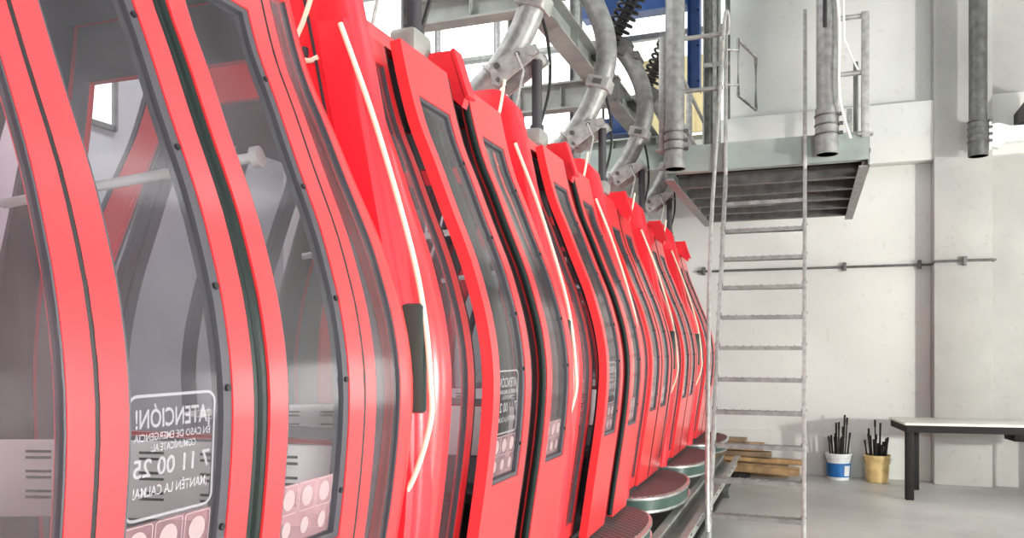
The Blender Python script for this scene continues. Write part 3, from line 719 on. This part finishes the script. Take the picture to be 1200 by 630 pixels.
q = MB(); q.tube(smooth_path([(LX0 - .005, ly(.35) - .06, .36), (LX0 - .03, ly(.9) - .10, .95), (LX0 - .075, ly(2.0) - .10, 2.03), (LX0 - .10, ly(3.0) - .10, 3.02), (LX0 - .045, 7.98, 4.3), (LX0 - .0, 7.99, 5.0), (LX0 + .03, 8.03, 5.0), (LX0 + .02, 8.06, 4.85)], 6), .019, 10)
world_part(q, 'handrail', M['galvlight'], lad)

# ------------------------------------------------------------------ floor rail beside the cabins
fr_ = empty('guide_rail', 'pale steel channel rail on short legs running along the cabins at floor level', 'rail', (-.935, 5.5, 0))
q = MB()
for dx in (-.075, .075): q.bar((-.935 + dx, 1.0, .44), (-.935 + dx, 10.3, .44), .02, .13)
q.bar((-.935, 1.0, .40), (-.935, 10.3, .40), .15, .015)
for dx in (-.10, .10): q.bar((-.935 + dx, 1.0, .50), (-.935 + dx, 10.3, .50), .05, .012)
world_part(q, 'channel', M['greypaint'], fr_)
for k in range(20):
    y = 3.4 + k * .35
    q = MB(); q.cyl((-.853, y, .44), (-.838, y, .44), .018, 8); world_part(q, 'bolt', M['galvdark'], fr_)
for y in (1.2, 3.0, 4.8, 6.6, 8.4, 10.2):
    q = MB(); q.box((-.975, y, .20), (.06, .09, .40)); q.box((-.985, y, .01), (.10, .11, .02)); world_part(q, 'leg', M['galvdark'], fr_)

# ------------------------------------------------------------------ workbench
TB = empty('workbench', 'black steel workbench with a pale top at the right edge', 'table', (2.0, 11.3, 0))
rot = Matrix.Rotation(math.radians(7), 3, 'Z')
TB.rotation_euler = (0, 0, math.radians(7))
q = MB(); q.box((0, 0, .912), (2.0, .86, .03), bev=.004); q.build('tabletop', M['worktop'], TB)
q = MB()
for y in (-.40, .40): q.box((0, y, .855), (1.96, .045, .085))
for x in (-.96, .96): q.box((x, 0, .855), (.045, .8, .085))
q.build('apron', M['blacksteel'], TB)
for (x, y) in ((-.94, -.385), (-.70, .385), (.94, -.385), (.94, .385)):
    q = MB(); q.box((x, y, .41), (.09, .075, .82), bev=.004); q.build('leg', M['blacksteel'], TB)
q = MB(); q.box((.55, -.2, .77), (.7, .34, .09), bev=.006); q.build('shelf', M['blacksteel'], TB)

# ------------------------------------------------------------------ buckets with rods
def bucket(x, y, m, band, label):
    B = empty('bucket', label, 'bucket', (x, y, 0))
    R0, R1, H = .138, .163, .37
    pr = [(R0 - .01, 0.0), (R0, .006), (R0 + (R1-R0)*.82, H * .82), (R1 + .008, H * .83), (R1 + .008, H * .85), (R1 - .002, H * .86), (R1, H * .93), (R1 + .01, H * .94), (R1 + .01, H), (R1 - .006, H), (R1 - .01, H * .9), (R0 - .012, .012)]
    q = MB(); q.loft([[Vector((r * math.cos(2*PI*k/32), r * math.sin(2*PI*k/32), z)) for k in range(32)] for r, z in pr]); q.build('pail', m, B)
    if band:
        q = MB()
        L = [[Vector((r * math.cos(2*PI*k/32), r * math.sin(2*PI*k/32), z)) for k in range(32)] for r, z in ((R0 + .008, .05), (R0 + .0105, .05), (R0 + .0235, .24), (R0 + .021, .24))]
        q.loft(L, False, False); lb = q.build('printed_band', M['bucketblue'], B)
        q = MB(); rr = R0 + .0155
        for (a0, a1, z0, z1) in ((-1.1, -.55, .07, .21), ):
            n = 6
            P = [[Vector(((rr + z * .06) * math.cos(a0 + (a1-a0)*i/n), (rr + z * .06) * math.sin(a0 + (a1-a0)*i/n), z)) for z in (z0, z1)] for i in range(n + 1)]
            N = [[Vector((p.x, p.y, 0)).normalized() for p in row] for row in P]
            q.shell(P, N, .002)
        q.build('label_patch', M['bucketwhite'], B)
    hd = MB(); hd.tube([(.175 * math.cos(t), -.175 * math.sin(t) * .55 , .33 - .175 * math.sin(t) * .8) for t in [PI * k / 16 for k in range(17)]], .004, 6); hd.build('handle', M['galvdark'], B)
    return B
b1 = bucket(.36, 12.10, M['bucketwhite'], True, 'white paint bucket with a blue band holding black rods')
b2 = bucket(.85, 12.08, M['bucketyellow'], False, 'yellow paint bucket holding black rods, left of the workbench')
random.seed(11)
def rods(cx, cy, n, hi, which, grp):
    for i in range(n):
        a = 2.399 * i; r0 = .095 * math.sqrt((i + .6) / n); r1 = r0 * 1.75
        L = random.uniform(.50, .66) if i not in hi else hi[i]
        s = MB(); base = Vector((cx + r0 * math.cos(a), cy + r0 * math.sin(a) * .6, .02))
        top = Vector((cx + r1 * math.cos(a), cy + r1 * math.sin(a) * .6, L))
        s.tube([base, top], random.choice((.009, .011, .013)), 7)
        s.tube([top - (top - base) * .12, top], .014, 7)
        tag(s.build('rod', M['rod']), which, 'rod', grp)
rods(.36, 12.10, 16, {2: .80, 5: .90, 6: .78, 8: .86, 10: .74}, 'thin black rod standing in the white bucket with blue band', 'black rods in the white and blue bucket')
rods(.85, 12.08, 20, {3: .80, 6: .84, 9: .72}, 'thin black rod standing in the yellow bucket', 'black rods in the yellow bucket')

# ------------------------------------------------------------------ timber by the wall
planks = [  # x0,x1, y, z, w, h, tilt, material, label
    (-1.22, -.14, 11.72, .150, .26, .09, -.05, 'wood', 'broad pale plank at the front of the timber pile, sloping down to the right'),
    (-1.30, -.30, 12.05, .10, .20, .20, .0, 'wooddark', 'dark thick timber at the bottom rear of the pile'),
    (-1.28, -.10, 11.98, .245, .20, .06, -.05, 'wood', 'long brown plank behind the pale front plank of the timber pile'),
    (-1.30, -.52, 11.98, .325, .20, .07, .0, 'wooddark', 'short dark plank in the middle of the timber pile'),
    (-1.32, -.62, 12.02, .425, .22, .10, .0, 'wood', 'thick brown timber block near the top of the pile'),
    (-1.30, -.86, 12.02, .510, .18, .06, .0, 'wooddark', 'dark offcut lying on top of the timber pile'),
    (-.95, -.85, 11.72, .05, .38, .10, .0, 'black', 'black bearer block under the pale front plank')]
for (x0, x1, y, z, w, h, ti, mm, lab) in planks:
    s = MB(); s.bar((x0, y, z - ti * .3), (x1, y - .03, z + ti * .3), w, h, bev=.006)
    tag(s.build('plank', M[mm]), lab, 'plank', 'timber offcuts piled by the back wall')

# conduit along the back wall
cd = empty('conduit', 'thin grey conduit running level along the back wall', 'conduit', (0, 12.3, 2.95))
q = MB(); q.cyl((-1.6, 12.36, 2.96), (1.56, 12.36, 2.96), .018, 10); q.cyl((1.56, 12.06, 2.97), (2.24, 12.06, 2.97), .018, 10); q.cyl((1.55, 12.36, 2.96), (1.55, 12.06, 2.97), .018, 8); q.cyl((2.25, 12.06, 2.97), (2.25, 12.28, 2.97), .018, 8); q.cyl((2.25, 12.28, 2.97), (4, 12.28, 2.97), .018, 8)
world_part(q, 'pipe', M['galvdark'], cd)
for x, y in ((-1.5, 12.36), (.45, 12.36), (1.4, 12.36), (1.9, 12.06)):
    q = MB(); q.box((x, y - .005, 2.965), (.05, .05, .12), bev=.006); world_part(q, 'clip', M['galvdark'], cd)

# ------------------------------------------------------------------ light
def area(name, loc, target, size, energy, col=(1, 1, 1), sy=None):
    l = bpy.data.lights.new(name, 'AREA'); l.energy = energy; l.color = col
    l.shape = 'RECTANGLE' if sy else 'SQUARE'; l.size = size
    if sy: l.size_y = sy
    o = bpy.data.objects.new(name, l); COL.objects.link(o); o.location = loc
    o.rotation_euler = (Vector(target) - Vector(loc)).to_track_quat('-Z', 'Y').to_euler()
    return o
pl_ = bpy.data.lights.new('flood_lamp', 'POINT'); pl_.energy = 2200; pl_.shadow_soft_size = .16; pl_.color = (1, .98, .94)
po = bpy.data.objects.new('flood_lamp', pl_); COL.objects.link(po); po.location = (7.3, 4.0, 1.9)
area('cabin_fill', (2.3, -2.3, 2.7), (-2.1, 2.0, 1.5), 1.5, 300, sy=.5)  # unseen fill added to light the bench backs inside the nearest cabin
for i, (x, y) in enumerate(((4.5, 0.5), (3.0, 9.6), (-5.8, 2.0), (-5.8, 8.0))):
    area('ceiling_fill', (x, y, 8.55), (x, y, 0), 1.8, 40 if x > 0 else 480, sy=3.6)  # unseen overhead fill added to raise the ambient level

w = bpy.data.worlds.new('daylight'); SC.world = w; w.use_nodes = True
bg = w.node_tree.nodes['Background']; bg.inputs['Color'].default_value = (0.97, 0.99, 1.0, 1); bg.inputs['Strength'].default_value = 0.30

cam = bpy.data.cameras.new('camera'); co = bpy.data.objects.new('camera', cam); COL.objects.link(co)
co.location = (0, 0, EYE); co.rotation_euler = (PI / 2, 0, TH)
cam.sensor_width = 36; cam.sensor_fit = 'HORIZONTAL'; cam.lens = F / 1200 * 36; cam.shift_y = 90 / 1200; cam.clip_start = .05
SC.camera = co
SC.view_settings.view_transform = 'Standard'; SC.view_settings.look = 'None'; SC.view_settings.gamma = 1; SC.view_settings.exposure = 0
SC.view_settings.use_curve_mapping = False
SC.cycles.max_bounces = 10; SC.cycles.transparent_max_bounces = 24; SC.cycles.use_denoising = True
